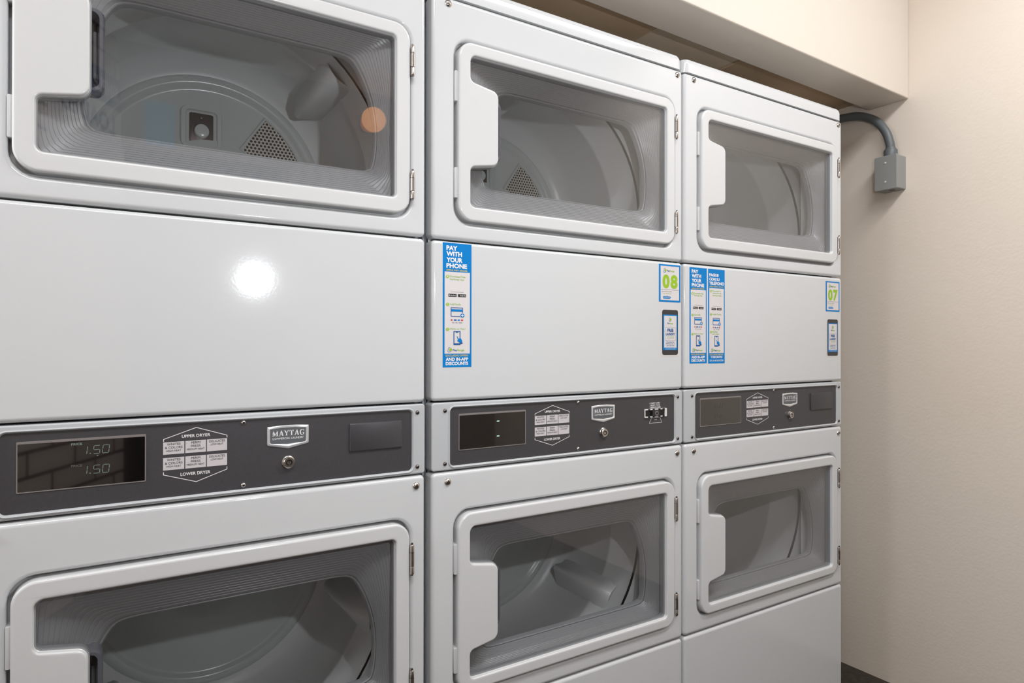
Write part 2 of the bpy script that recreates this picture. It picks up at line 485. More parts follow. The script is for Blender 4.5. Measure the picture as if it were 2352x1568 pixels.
def door(d, parent):
    x0, x1 = .054, .651; z0, z1 = d['b'], d['t']; FY = -.009
    gl, gr_, gt, gb, tt, tb, tx = .080, .624, d['gt'], d['gb'], d['tt'], d['tb'], .1445
    lo = d is DL
    # opening outline with the notch for the handle tab (counter-clockwise seen from -Y with x right, z up)
    out = fillet([(gr_, gb, .009), (gr_, gt, .009), (gl, gt, .013), (gl, tt + .003, .011), (tx, tt - .008, .016), (tx, tb + .008, .016), (gl, tb - .003, .011), (gl, gb, .011)])
    mb = MB()
    fr_o = []
    for kk in range(5):
        a = kk / 4 * pi / 2; e = .0045; i = e * (1 - math.sin(a))
        fr_o.append(at_y(rr(x0 + i, x1 - i, z0 + i, z1 - i, .032 - i, 8), FY + e * (1 - math.cos(a))))
    mb.loft(fr_o + [at_y(rr(x0, x1, z0, z1, .032, 8), .0185)], doorwhite)
    io = [at_y(offs(out, q), FY + yy) for q, yy in ((.0036, 0), (.0018, .0004), (.0005, .0014), (0, .003), (0, .0075), (-.001, .0085))]
    mb.loft(io, doorwhite)
    mb.holed(fr_o[0], io[0], doorwhite)
    bk = at_y(rr(x0, x1, z0, z1, .032, 8), .0185); mb.holed(bk, [(x, .0185, z) for x, y, z in io[0]], doorwhite)
    dr = mb.build('door', parent, angle=40)
    # glass pane
    g = MB(); go = offs(out, .0025)
    g.loft([at_y(go, FY + .0085), at_y(go, FY + .0125)], glassm, cap0=False)
    tri = tessellate_polygon([[Vector((x, 0, z)) for x, z in go]])
    g.add(at_y(go, FY + .0085), tri, glassm); g.add(at_y(go, FY + .0125), tri, glassm)
    g.build('glass', dr, smooth=False)
    # dark sealing line round the pane
    g = MB(); g.holed(at_y(offs(out, -.0002), FY + .0081), at_y(offs(out, -.0026), FY + .0081), liner)
    g.loft([at_y(offs(out, -.0026), FY + .0081), at_y(offs(out, -.0030), FY + .0215)], liner)
    g.build('gasket', dr, smooth=False)
    # moulded liner: funnel from the pane back to a clipped round opening
    b = MB(); N = 168; cx, cz = .366, (d['ot'] + d['ob']) / 2
    A = [2 * pi * i / N for i in range(N)]
    oc, R = d['oc'], .234

    def inner_pt(a, grow=0.0):
        dx, dz = math.cos(a), math.sin(a)
        R2 = R + grow; px, pz = cx - .369, cz - oc
        bb = px * dx + pz * dz; t = -bb + math.sqrt(bb * bb - (px * px + pz * pz - R2 * R2))
        if dz > 1e-6: t = smin(t, (d['ot'] + grow - cz) / dz)
        if dz < -1e-6: t = smin(t, (d['ob'] - grow - cz) / dz)
        return cx + t * dx, cz + t * dz

    def smin(p, q, kk=110):
        if q > 2: return p
        return -math.log(math.exp(-kk * p) + math.exp(-kk * q)) / kk

    def outer_pt(a):
        dx, dz = math.cos(a), math.sin(a); X0, X1, Z0, Z1 = .072, .633, gb - .006, gt + .006
        ts = []
        if dx > 1e-6: ts.append((X1 - cx) / dx)
        if dx < -1e-6: ts.append((X0 - cx) / dx)
        if dz > 1e-6: ts.append((Z1 - cz) / dz)
        if dz < -1e-6: ts.append((Z0 - cz) / dz)
        t = min(ts); return cx + t * dx, cz + t * dz
    IN = [inner_pt(a) for a in A]; OU = [outer_pt(a) for a in A]
    loops = []; NR = 13
    loops.append([(x, .0110, z) for x, z in OU])
    for kk in range(NR):
        for ph, amp in ((0, 0), (.76, 0), (.88, -.0006)):
            s = .06 + (kk + ph) / NR * .88
            y = .0125 + .034 * s ** 1.3 - amp
            loops.append([(ox + (ix - ox) * s, y, oz + (iz - oz) * s) for (ox, oz), (ix, iz) in zip(OU, IN)])
    for gq, y in ((.003, .0470), (.0015, .0462), (0, .0475), (-.0015, .052), (-.0015, .060)):
        loops.append([(x, y, z) for x, z in [inner_pt(a, gq) for a in A]])
    b.loft(loops, liner); b.build('window_liner', dr, angle=25)
    # grey finger cup beside the handle tab
    c = MB(); zc = (tt + tb) / 2
    cz0, cz1 = zc - .062, zc + .066
    c.loft([at_y(rr(.100, .158, cz0 + .003, cz1 - .003, .012), .046), at_y(rr(.100, .164, cz0, cz1, .014), .040), at_y(rr(.100, .164, cz0, cz1, .014), .016), at_y(rr(.100, .161, cz0 + .003, cz1 - .003, .012), .0108),
            at_y(rr(.104, .157, cz0 + .007, cz1 - .007, .010), .0108), at_y(rr(.106, .154, cz0 + .010, cz1 - .010, .009), .030), at_y(rr(.106, .150, cz0 + .012, cz1 - .012, .008), .036)], cupm, cap0=True, cap1=True)
    c.rbox(.149, .1535, zc - .036, zc + .036, .029, .034, .002, .001, chrome if False else liner, 4)
    c.build('handle_cup', dr)
    # hinges
    dc = (gt + gb) / 2
    for a_, b_ in ((dc + .082, dc + .137), (dc - .150, dc - .098)):
        h = MB(); hx, hy = .6545, -.010; L = b_ - a_
        h.cyl((hx, hy, a_), (0, 0, 1), .0042, L * .26, chrome, 14, bev=.0008); h.cyl((hx, hy, a_ + L * .27), (0, 0, 1), .0044, L * .46, chrome, 14)
        h.cyl((hx, hy, a_ + L * .745), (0, 0, 1), .0042, L * .25, chrome, 14, bev=.002); h.cyl((hx, hy, a_ - .003), (0, 0, 1), .002, L + .006, dchrome, 10)
        h.box((hx - .002, hy + .002, a_ + .002), (hx + .0045, .004, b_ - .002), chrome)
        h.build('hinge', dr)
    return dr


def drum(d, parent, rot):
    mb = MB(); cx, cz = .365, d['dz']; n = 72
    ring = lambda r, y: [(cx + r * math.cos(2 * pi * i / n), y, cz + r * math.sin(2 * pi * i / n)) for i in range(n)]
    mb.loft([ring(r, y) for r, y in ((.286, .125), (.290, .135), (.292, .165), (.292, .22), (.289, .225), (.289, .235), (.292, .24), (.292, .38), (.285, .405), (.262, .425), (.246, .430))], drumm)
    o = mb.build('drum', parent, angle=60)
    # fixed rear plate: raised rolled rim, flat centre
    b = MB(); b.loft([ring(r, y) for r, y in ((.250, .432), (.243, .424), (.234, .421), (.226, .424), (.222, .431), (.215, .433), (.12, .433), (.11, .428), (.10, .426), (.03, .426))], drumback, cap1=True)
    b.build('rear_plate', o, angle=50)
    # perforated air grille, a ring sector
    g = MB(); a0, a1 = math.radians(8), math.radians(56); r0, r1 = .118, .208; K = 18
    pin = [(cx + r0 * math.cos(a0 + (a1 - a0) * i / K), cz + r0 * math.sin(a0 + (a1 - a0) * i / K)) for i in range(K + 1)]
    pout = [(cx + r1 * math.cos(a1 - (a1 - a0) * i / K), cz + r1 * math.sin(a1 - (a1 - a0) * i / K)) for i in range(K + 1)]
    sec = pout[::-1] + pin[::-1]
    cc = (cx + .165 * math.cos(.56), cz + .165 * math.sin(.56))
    sc = lambda q: [(cc[0] + (x - cc[0]) * q, cc[1] + (z - cc[1]) * q) for x, z in sec]
    g.loft([at_y(sc(1.09), .432), at_y(sc(1.06), .4265), at_y(sc(1.0), .426), at_y(sc(.985), .4295)], drumback); g.poly(at_y(sc(.99), .4290), holem)
    g.build('air_grille', o, angle=40)
    # square well with the round knob near the middle of the rear plate
    s = MB(); kx, kz = cx - .018, cz + .135
    s.loft([at_y(rr(kx - .042, kx + .042, kz - .052, kz + .042, .014), .432), at_y(rr(kx - .040, kx + .040, kz - .050, kz + .040, .014), .424), at_y(rr(kx - .032, kx + .032, kz - .044, kz + .034, .009), .424), at_y(rr(kx - .030, kx + .030, kz - .042, kz + .032, .008), .430)], drumback, cap1=True)
    s.rbox(kx - .024, kx + .024, kz - .040, kz + .028, .4275, .430, .004, .001, dchrome, 4)
    s.cyl((kx, .428, kz - .012), (0, -1, 0), .015, .012, drumback, 20, bev=.004); s.dome((kx, .4275, kz + .018), .002, .0015, chrome)
    s.build('sensor_well', o)
    for q in range(3):
        a = rot + q * 2 * pi / 3; t = Vector((-math.sin(a), 0, math.cos(a))); r = Vector((-math.cos(a), 0, -math.sin(a)))
        c = Vector((cx, 0, cz)) - r * .292; l = MB(); loops = []
        for y, hh in ((.17, .008), (.20, .040), (.30, .050), (.38, .046), (.402, .015)):
            prof = [(-.045, -.004), (-.020, hh * .55), (-.008, hh * .93), (0, hh), (.008, hh * .93), (.020, hh * .55), (.045, -.004)]
            loops.append([tuple(c + t * u + r * v + Vector((0, y, 0))) for u, v in prof])
        l.loft(loops, drumm, closed=False)
        l.build('lifter', o, angle=50)
    return o


def console(parent, kind):
    mb = MB(); z0, z1 = S3 + G, S2 - G
    px0, px1, pz0, pz1 = .0405, .6590, .8895, 1.0030
    outer = []
    for kk in range(4):
        a = kk / 3 * pi / 2; e = .0028; i = e * (1 - math.sin(a)); outer.append(at_y(rr(i, W - i, z0 + i, z1 - i, .006 - i, 6), .001 + e * (1 - math.cos(a))))
    mb.loft(outer + [at_y(rr(0, W, z0, z1, .006, 6), .03)], conswhite)
    inn = [at_y(rr(px0 - q, px1 + q, pz0 - q, pz1 + q, .008 + q, 6), yy) for q, yy in ((.0046, .001), (.0038, -.0006), (.0028, -.0010), (.0016, -.0002), (.0005, .0022), (0, .0036))]
    mb.loft([outer[0], inn[0]], conswhite); mb.loft(inn, conswhite)
    c = mb.build('console', parent, angle=40)
    p = MB(); p.loft([at_y(rr(px0 - .0005, px1 + .0005, pz0 - .0005, pz1 + .0005, .008, 6), .0034), at_y(rr(px0 - .0005, px1 + .0005, pz0 - .0005, pz1 + .0005, .008, 6), .006)], plate, cap0=True, cap1=True)
    p.build('face_plate', c, smooth=False)
    Y = .0034
    # display
    x0, x1, a, b = .0592, .2190, .9175, .9905
    m = MB(); m.loft([at_y(rr(x0, x1, a, b, .0015, 3), Y - .0001), at_y(rr(x0 + .0004, x1 - .0004, a + .0004, b - .0004, .0015, 3), Y - .0012), at_y(rr(x0 + .0016, x1 - .0016, a + .0016, b - .0034, .001, 3), Y - .0012), at_y(rr(x0 + .0018, x1 - .0018, a + .0018, b - .0040, .001, 3), Y - .0004)], plate_edge)
    m.loft([at_y(rr(x0 + .0018, x1 - .0018, a + .0018, b - .004, .001, 3), Y - .00042)], displaym, cap1=True)
    Yd = Y - .0009
    if kind == 1:
        for zz, dg_ in ((.9665, digits), (.9375, digits)):
            seg7(m, '1', .1425, zz, Yd, dg_); quad(m, .1462, .1476, zz, zz + .0014, Yd, dg_)
            seg7(m, '5', .1505, zz, Yd, dg_); seg7(m, '0', .1620, zz, Yd, dg_)
        text(m, 'PRICE', .1235, .9805, .0135, .0034, Yd, digits, .02); text(m, 'PRICE', .1235, .9490, .0135, .0034, Yd, digits_dim, .02)
        m.add([(.1545, Yd, .9640), (.1575, Yd, .9640), (.1560, Yd, .9625)], [(0, 1, 2)], digits)
    elif kind == 2:
        for zz in (.9700, .9395): quad(m, .1475, .1535, zz, zz + .0014, Yd, dash)
    else:
        for zz in (.9620, .9350):
            seg7(m, '1', .117, zz, Yd, digits_dim); seg7(m, '5', .125, zz, Yd, digits_dim); seg7(m, '0', .137, zz, Yd, digits_dim)
    m.build('display', c, {1: 'display lit with two lines reading 1.50', 2: 'display showing two short green dashes', 3: 'dark display with faint digits'}[kind], smooth=False)
    # programme labels
    m = MB(); Yt = Y - .0004; lw = .0010
    line(m, [(.2426, .9765), (.2426, .9802), (.2888, .9958), (.3342, .9802), (.3342, .9765)], lw, Yt, white_ink)
    line(m, [(.2426, .9292), (.2426, .9250), (.2888, .9096), (.3342, .9250), (.3342, .9292)], lw, Yt, white_ink)
    text(m, 'UPPER DRYER', .2680, .9806, .0412, .0048, Yt, white_ink, .02); text(m, 'LOWER DRYER', .2664, .9208, .0430, .0050, Yt, white_ink, .02)
    for za in (.9562, .9318):
        for xa, xb, ls in ((.2420, .2717, ('WHITES', '& COLORS', 'HIGH HEAT')), (.2731, .3029, ('PERM', 'PRESS', 'MEDIUM HEAT')), (.3043, .3343, ('DELICATES', 'LOW HEAT'))):
            zt = za + .0192; quad(m, xa, xb, za, zt, Yt, label_grey); cxx = (xa + xb) / 2
            wd_ = {'WHITES': .019, '& COLORS': .0245, 'HIGH HEAT': .0205, 'PERM': .0130, 'PRESS': .0138, 'MEDIUM HEAT': .0255, 'DELICATES': .0235, 'LOW HEAT': .0185}
            zz = zt - .0015
            for i, s_ in enumerate(ls):
                hh = .0035 if i < len(ls) - 1 else .0029
                text(m, s_, cxx - wd_[s_] / 2, zz - hh, wd_[s_], hh, Yt - .0003, black_ink, 0); zz -= hh + .0018
    m.build('program_label', c, 'white printed program labels', smooth=False)
    # centre and corner screws
    for sx, sz, r in ((.3594, .9990, .0042), (.3594, .8960, .0042), (.6700, .9985, .0042), (.6700, .8955, .0042), (.0283, .9985, .0042), (.0283, .8950, .0042)):
        yb = .0034 if sx == .3594 else .001
        s_ = MB(); s_.dome((sx, yb, sz), r, .0032, chrome if sx == .3594 else dchrome, 14); s_.cyl((sx, yb - .0028, sz), (0, -1, 0), .0016, .0008, blackp, 8); s_.build('screw', c)
    # badge shield
    m = MB(); bx0, bx1, zt, zb, zp = .3968, .4656, .9885, .9575, .9505; bc = .4312
    sh = lambda q, ax=0: fillet([(bx0 + q, zb + q * .6, .003), (bc, zp + q * 1.6, .004), (bx1 - q, zb + q * .6, .003), (bx1 - q, zt - q, .001), (bc + .012, zt + .0016 - q, .03), (bc - .012, zt + .0016 - q, .03), (bx0 + q, zt - q, .001)], 4)
    m.loft([at_y(sh(0), Y - .0001), at_y(sh(0), Y - .0012), at_y(sh(.0010), Y - .0020), at_y(sh(.0036), Y - .0020), at_y(sh(.0046), Y - .0010)], badge_rim)
    m.poly(at_y(sh(.0046), Y - .0010), badge_face)
    mt = white_ink
    slab_word(m, .4046, .9722, .0534, .0094, Y - .0014, mt)
    text(m, 'COMMERCIAL LAUNDRY', .4052, .9664, .0520, .0034, Y - .0014, mt, .01)
    m.build('badge', c, 'silver shield badge reading MAYTAG COMMERCIAL LAUNDRY')
    # key lock
    m = MB(); lx, lz = .4312, .9270; n = 28
    rg = lambda r, y: [(lx + r * math.cos(2 * pi * i / n), y, lz + r * math.sin(2 * pi * i / n)) for i in range(n)]
    m.loft([rg(.0110, Y), rg(.0108, Y - .0015), rg(.0095, Y - .0025), rg(.0092, Y - .0070), rg(.0084, Y - .0078), rg(.0052, Y - .0078), rg(.0050, Y - .0050)], chrome)
    m.loft([rg(.0050, Y - .0050), rg(.0034, Y - .0050)], blackp); m.loft([rg(.0034, Y - .0050), rg(.0033, Y - .0074)], chrome, cap1=True)
    m.box((lx - .0006, Y - .0080, lz), (lx + .0006, Y - .0050, lz + .0050), blackp)
    m.build('key_lock', c, 'round chrome key lock')
    if kind == 2:
        m = MB(); cx0, cx1, a, b = .5592, .6317, .9525, .9730
        m.loft([at_y(rr(cx0, cx1, a, b, .001, 2), Y), at_y(rr(cx0, cx1, a, b, .001, 2), Y - .003), at_y(rr(cx0 + .0012, cx1 - .006, a + .0026, b - .0026, .001, 2), Y - .003), at_y(rr(cx0 + .0012, cx1 - .006, a + .0026, b - .0026, .001, 2), Y - .0004)], metalw)
        quad(m, cx0 + .001, cx1 - .006, a + .002, b - .002, Y - .0006, blackp)
        for q in (.569, .584, .603, .617): m.box((q, Y - .0042, a), (q + .006, Y - .0032, a + .0034), blackp); m.box((q, Y - .0042, b - .0034), (q + .006, Y - .0032, b), blackp)
        m.rbox(.583, .6045, a + .003, b - .004, Y - .006, Y - .001, .002, .001, phonebl, 4)
        m.cyl((.5935, Y - .0062, .9622), (0, -1, 0), .0052, .0016, plate_edge, 20); m.cyl((.5935, Y - .0078, .9622), (0, -1, 0), .0030, .0003, blackp, 16)
        for i, (s_, w_) in enumerate((('1 INSERT CARD', .0335), ('2 SELECT CYCLE', .0340), ('3 REMOVE CARD', .0365))):
            text(m, s_, .5768, .9845 - i * .0051, w_, .0036, Y - .0004, white_ink, .02)
        line(m, [(.5755, .9385), (.5815, .9488), (.5850, .9512), (.6090, .9512), (.6125, .9488), (.6165, .9385)], .0008, Y - .0004, white_ink, closed=True)
        text(m, 'CARD', .5920, .9452, .0085, .0020, Y - .0004, white_ink, .02)
        m.build('card_reader', c, 'card reader slot with instructions', smooth=False)
    else:
        m = MB(); x0, x1 = (.5380, .6386) if kind == 1 else (.529, .636)
        m.loft([at_y(rr(x0, x1, .9355, .9855, .0012, 3), Y), at_y(rr(x0, x1, .9355, .9855, .0012, 3), Y - .0030), at_y(rr(x0 + .0012, x1 - .0012, .9367, .9843, .001, 3), Y - .0036)], plate, cap1=True)
        m.build('blank_cover', c)
    return c


def slab_word(m, x, z, w, h, y, mt):
    """MAYTAG in a condensed slab-serif"""
    G_ = {'M': (1.25, [((.2, 0), (.2, 1), .12), ((.2, 1), (.62, .12), .24), ((.62, .12), (1.05, 1), .1), ((1.05, 0), (1.05, 1), .24), ((.02, .04), (.38, .04), .09), ((.8, .04), (1.25, .04), .09), ((.02, .96), (.3, .96), .09), ((1.0, .96), (1.25, .96), .09)]),
          'A': (1.0, [((.14, 0), (.5, 1), .1), ((.5, 1), (.86, 0), .25), ((.24, .32), (.76, .32), .09), ((0, .04), (.32, .04), .09), ((.64, .04), (1.04, .04), .09)]),
          'Y': (.98, [((.12, 1), (.5, .45), .24), ((.88, 1), (.5, .45), .1), ((.5, .5), (.5, 0), .24), ((-.04, .96), (.34, .96), .09), ((.68, .96), (1.02, .96), .09), ((.3, .04), (.7, .04), .09)]),
          'T': (.88, [((.44, 0), (.44, 1), .24), ((.02, .95), (.86, .95), .1), ((.04, .72), (.04, .95), .08), ((.84, .72), (.84, .95), .08), ((.24, .04), (.64, .04), .09)]),
          'G': (1.0, [((.9, .72), (.9, 1), .08), ((.86, .86), (.62, .97), .1), ((.62, .97), (.4, .97), .1), ((.4, .95), (.2, .8), .18), ((.17, .8), (.14, .5), .24), ((.14, .5), (.18, .2), .24), ((.2, .2), (.4, .04), .18), ((.4, .04), (.66, .03), .1), ((.66, .03), (.86, .14), .1), ((.84, .08), (.84, .42), .2), ((.6, .42), (1.0, .42), .09)])}
    tot = sum(G_[c][0] + .14 for c in 'MAYTAG') - .14; sx = w / tot; px = x
    for c in 'MAYTAG':
        gw, st = G_[c]
        for (a, b), (c2, d), t in st:
            A = Vector((px + a * sx, z + b * h)); B = Vector((px + c2 * sx, z + d * h)); dd = (B - A).normalized(); q = Vector((-dd.y, dd.x)) * t * sx * .5
            m.add([(p.x, y, p.y) for p in (A - q, B - q, B + q, A + q)], [(0, 1, 2, 3)], mt)
        px += (gw + .14) * sx


def seg7(m, ch, x, z, y, mt, w=.0080, h=.0118):
    on = {'0': 'abcdef', '1': 'bc', '5': 'afgcd'}[ch]; t = .0008; sl = .10
    P = lambda a, b: (x + a + b * sl, z + b)
    S_ = {'a': ((0, h), (w, h)), 'b': ((w, h), (w, h / 2)), 'c': ((w, h / 2), (w, 0)), 'd': ((0, 0), (w, 0)), 'e': ((0, 0), (0, h / 2)), 'f': ((0, h / 2), (0, h)), 'g': ((0, h / 2), (w, h / 2))}
    for q in on:
        if ch == '1':
            p0, p1 = P(0, h * (1 if q == 'b' else .5)), P(0, h * (.5 if q == 'b' else 0))
        else: p0, p1 = P(*S_[q][0]), P(*S_[q][1])
        d = (Vector(p1) - Vector(p0)); p0 = Vector(p0) + d * .08; p1 = Vector(p1) - d * .08
        line(m, [tuple(p0), tuple(p1)], t, y, mt)


# ---- stickers, drawn in a unit frame 0..100 wide and 0..h high, mapped to the panel
def logo(m, x, z, s, mp, y, name=True, stacked=False):
    """rounded tag outline with a green leaf-shaped coin, then the wordmark"""
    line(m, [(x + .12 * s, z), (x, z + .12 * s), (x + .12 * s, z + .8 * s), (x + .3 * s, z + s), (x + .6 * s, z + s)], .09 * s, y, navy, mp=mp)
    line(m, [(x + .12 * s, z), (x + .55 * s, z), (x + .75 * s, z + .2 * s)], .09 * s, y, navy, mp=mp)
    disc(m, x + .65 * s, z + .55 * s, .32 * s, y - .0003, sgreen, mp=mp)
    if stacked:
        text(m, 'Pay', x - .62 * s, z - .95 * s, .82 * s, .62 * s, y, navy, .02, mp); text(m, 'Range', x + .26 * s, z - .95 * s, 1.35 * s, .62 * s, y, sgreen, .012, mp)
    elif name:
        text(m, 'Pay', x + 1.15 * s, z + .05 * s, 1.0 * s, .62 * s, y, navy, .02, mp); text(m, 'Range', x + 2.2 * s, z + .05 * s, 1.6 * s, .62 * s, y, sgreen, .012, mp)


def strip(name, x0, x1, z0, z1, parent, spanish, label):
    H = (z1 - z0) / (x1 - x0) * 100; k_ = (x1 - x0) / 100
    k2 = H / 430.0
    mp = lambda a, b, y: (x0 + a * k_, y, z0 + b * k_ * k2)
    m = MB(); y0 = -.0004; H = 430
    m.add([mp(0, 0, y0), mp(100, 0, y0), mp(100, H, y0), mp(0, H, y0), mp(0, 0, .0002), mp(100, 0, .0002), mp(100, H, .0002), mp(0, H, .0002)],
          [(0, 1, 2, 3), (0, 4, 5, 1), (1, 5, 6, 2), (2, 6, 7, 3), (3, 7, 4, 0)], blue)
    y1, y2, y3 = -.0007, -.0010, -.0013
    T = lambda s_, x, z, w, h, mt, b=.02: text(m, s_, x, z, w, h, y1 if mt in (white_ink, yellow) else y2, mt, b, mp)
    if not spanish:
        for s_, z, w in (('PAY', 404, 38), ('WITH', 384, 54), ('YOUR', 363, 56), ('PHONE', 343, 72)): T(s_, 12, z, w, 16.5, white_ink, .04)
        T('SIMPLE. FAST. SECURE.', 12, 333, 74, 5.5, yellow, .03)
        quad(m, 6, 94, 47, 330, y1, paper, mp)
        steps = ((('Download Free', 'PayRange App'), 318), (('Add Funds',), 222), (('Slide to Pay!',), 136))
        T('EXCLUSIVE OFFERS', 10, 37, 78, 6.5, yellow, .02); T('AND IN-APP', 10, 22, 78, 11.5, white_ink, .04); T('DISCOUNTS', 10, 7, 78, 12, white_ink, .04)
    else:
        for s_, z, w in (('PAGUE', 396, 56), ('CON SU', 377, 62), ('TELÉFONO', 358, 90)): T(s_, 6, z, w, 14 if s_ != 'TELÉFONO' else 18, white_ink, .04)
        T('SIMPLE. RÁPIDO. SEGURO.', 8, 348, 84, 6, yellow, .03)
        quad(m, 6, 94, 47, 343, y1, paper, mp)
        steps = ((('Descargue la', 'Aplicación de', 'PayRange Gratis'), 334), (('Añadir Fondos',), 228), (('Deslizar', 'para Pagar'), 148))
        T('EXCLUSIVAS OFERTAS', 9, 36, 80, 6.5, yellow, .02); T('Y DESCUENTOS', 15, 24, 70, 8.5, white_ink, .04); T('DE LA APLICACIÓN', 9, 9, 82, 10, white_ink, .015)
    for i, (ls, z) in enumerate(steps):
        disc(m, 16, z - 5, 5.6, y2, sgreen, mp=mp); text(m, str(i + 1), 14.6, z - 8, 3, 6, y3, white_ink, .0, mp)
        for j, s_ in enumerate(ls): T(s_, 24, z - 7 - j * 10.5, min(54, 4.15 * len(s_)), 7, tgreen, .015)
    # app store badges
    for xa in (19, 52): quad(m, xa, xa + 28, 244, 254, y2, black_ink, mp)
    text(m, 'App Store', 26, 246, 18, 5, y3, white_ink, .01, mp); text(m, 'Google Play', 58, 246, 20, 5, y3, white_ink, .01, mp)
    disc(m, 22.5, 249, 2, y3, white_ink, 10, mp)
    line(m, [(26, 261), (72, 261)], 1, y2, inkgrey, mp=mp)
    # bank card with plus sign
    zb = 176
    card = [(28, zb), (68, zb), (68, zb + 30), (28, zb + 30)]
    line(m, card, 2.4, y2, navy, True, mp); quad(m, 29.2, 66.8, zb + 17, zb + 25, y2 - .0001, blue, mp)
    disc(m, 67, zb + 4, 8.5, y3, paper, mp=mp); disc(m, 67, zb + 4, 7.2, y3 - .0002, blue, mp=mp)
    quad(m, 62.5, 71.5, zb + 3, zb + 5, y3 - .0004, white_ink, mp); quad(m, 66, 68, zb - .5, zb + 8.5, y3 - .0005, white_ink, mp)
    for xa, mt, w in ((27, red, 6), (38, navy, 9), (51, blue, 7), (62, red, 8)): quad(m, xa, xa + w, 161, 166, y2, mt, mp)
    for xa, w in ((32, 7), (44, 6), (55, 12)): quad(m, xa, xa + w, 153, 156, y2, inkgrey, mp)
    # phone with pointing hand
    zp = 78
    line(m, [(38, zp), (59, zp), (59, zp + 46), (38, zp + 46)], 3, y2, navy, True, mp); quad(m, 37, 60, zp - 1, zp + 5, y2 - .0001, navy, mp); quad(m, 44, 53, zp + 42, zp + 46, y2 - .0001, navy, mp)
    hand = [(47, zp + 30), (50, zp + 29), (54, zp + 21), (60, zp + 24), (66, zp + 16), (67, zp + 10), (63, zp + 6), (57, zp + 8), (50, zp + 13), (50, zp + 17), (53, zp + 17)]
    P = [mp(a, b, y3) for a, b in hand]; m.poly(P, blue)
    quad(m, 60, 68, zp + 3, zp + 8, y3 - .0001, navy, mp)
    logo(m, 17, 53, 15, mp, y2)
    m.build(name, parent, label, smooth=False, recalc=False)


def number_sticker(x0, x1, z0, z1, num, parent):
    k_ = (x1 - x0) / 100; H = 124.5; k2 = (z1 - z0) / (H * k_); mp = lambda a, b, y: (x0 + a * k_, y, z0 + b * k_ * k2)
    m = MB(); y0, y1, y2, y3 = -.0004, -.0007, -.0010, -.0013
    m.add([mp(0, 0, y0), mp(100, 0, y0), mp(100, H, y0), mp(0, H, y0), mp(0, 0, .0002), mp(100, 0, .0002), mp(100, H, .0002), mp(0, H, .0002)],
          [(0, 1, 2, 3), (0, 4, 5, 1), (1, 5, 6, 2), (2, 6, 7, 3), (3, 7, 4, 0)], blue)
    quad(m, 7, 93, 6, 119, y1, paper, mp); logo(m, 21, 98, 13, mp, y2)
    if num == '08':
        text(m, '0', 16, 45, 32, 46, y2, sgreen, .05, mp); text(m, '8', 53, 45, 32, 46, y2, sgreen, .05, mp)
    else:
        text(m, '0', 16, 45, 32, 46, y2, sgreen, .05, mp); text(m, '7', 53, 45, 32, 46, y2, sgreen, .05, mp)
    line(m, [(9, 41), (91, 41)], 1, y2, inkgrey, mp=mp)
    text(m, 'Search this number', 12, 33, 46, 3.6, y2, inkgrey, .01, mp); text(m, 'in the PayRange app', 17, 26, 38, 3.4, y2, tgreen, .01, mp); text(m, 'or', 35, 20, 4, 3, y2, inkgrey, .01, mp)
    P = [mp(a, b, y2) for a, b in ((19, 11), (49, 11), (55, 15), (49, 19), (19, 19))]; m.poly(P, blue); text(m, 'SCAN QR CODE', 22, 13.4, 27, 3.2, y3, white_ink, .01, mp)
    m.build('number_sticker', parent, 'blue bordered sticker with green number ' + num, smooth=False, recalc=False)


def phone_sticker(x0, x1, z0, z1, parent):
    k_ = (x1 - x0) / 100; H = 204.0; k2 = (z1 - z0) / (H * k_); mp = lambda a, b, y: (x0 + a * k_, y, z0 + b * k_ * k2)
    m = MB(); y0, y1, y2, y3 = -.0006, -.0009, -.0012, -.0015
    bk = rr(-7, 107, -8, 212, 16, 5); m.poly([mp(a, b, -.0003) for a, b in bk], clearm)
    ol = rr(0, 100, 0, H, 11, 5); m.poly([mp(a, b, y0) for a, b in ol], phonebl)
    quad(m, 5, 95, 22, 182, y1, blue, mp); quad(m, 11, 89, 33, 177, y2, paper, mp)
    logo(m, 41, 152, 16, mp, y3, stacked=True)
    line(m, [(18, 66), (82, 66), (82, 124), (18, 124)], 1, y3, inkgrey, True, mp)
    text(m, 'FREE', 31, 104, 38, 15, y3, navy, .04, mp); text(m, 'LAUNDRY', 22, 88, 56, 12, y3, navy, .035, mp)
    text(m, 'WITH COUPON', 28, 79, 44, 4.5, y3, tgreen, .02, mp); line(m, [(28, 74), (72, 74)], 1, y3, inkgrey, mp=mp)
    for i, s_ in enumerate(('Download the', 'PayRange app to', 'get started!')): text(m, s_, 26 - (i == 1) * 4, 56 - i * 8.5, 48 + (i == 1) * 8, 5.5, y3, navy, .015, mp)
    text(m, 'www.payrange.com/free', 18, 25, 66, 4, y2, white_ink, .02, mp)
    m.build('phone_sticker', parent, 'phone-shaped sticker offering free laundry', smooth=False, recalc=False)


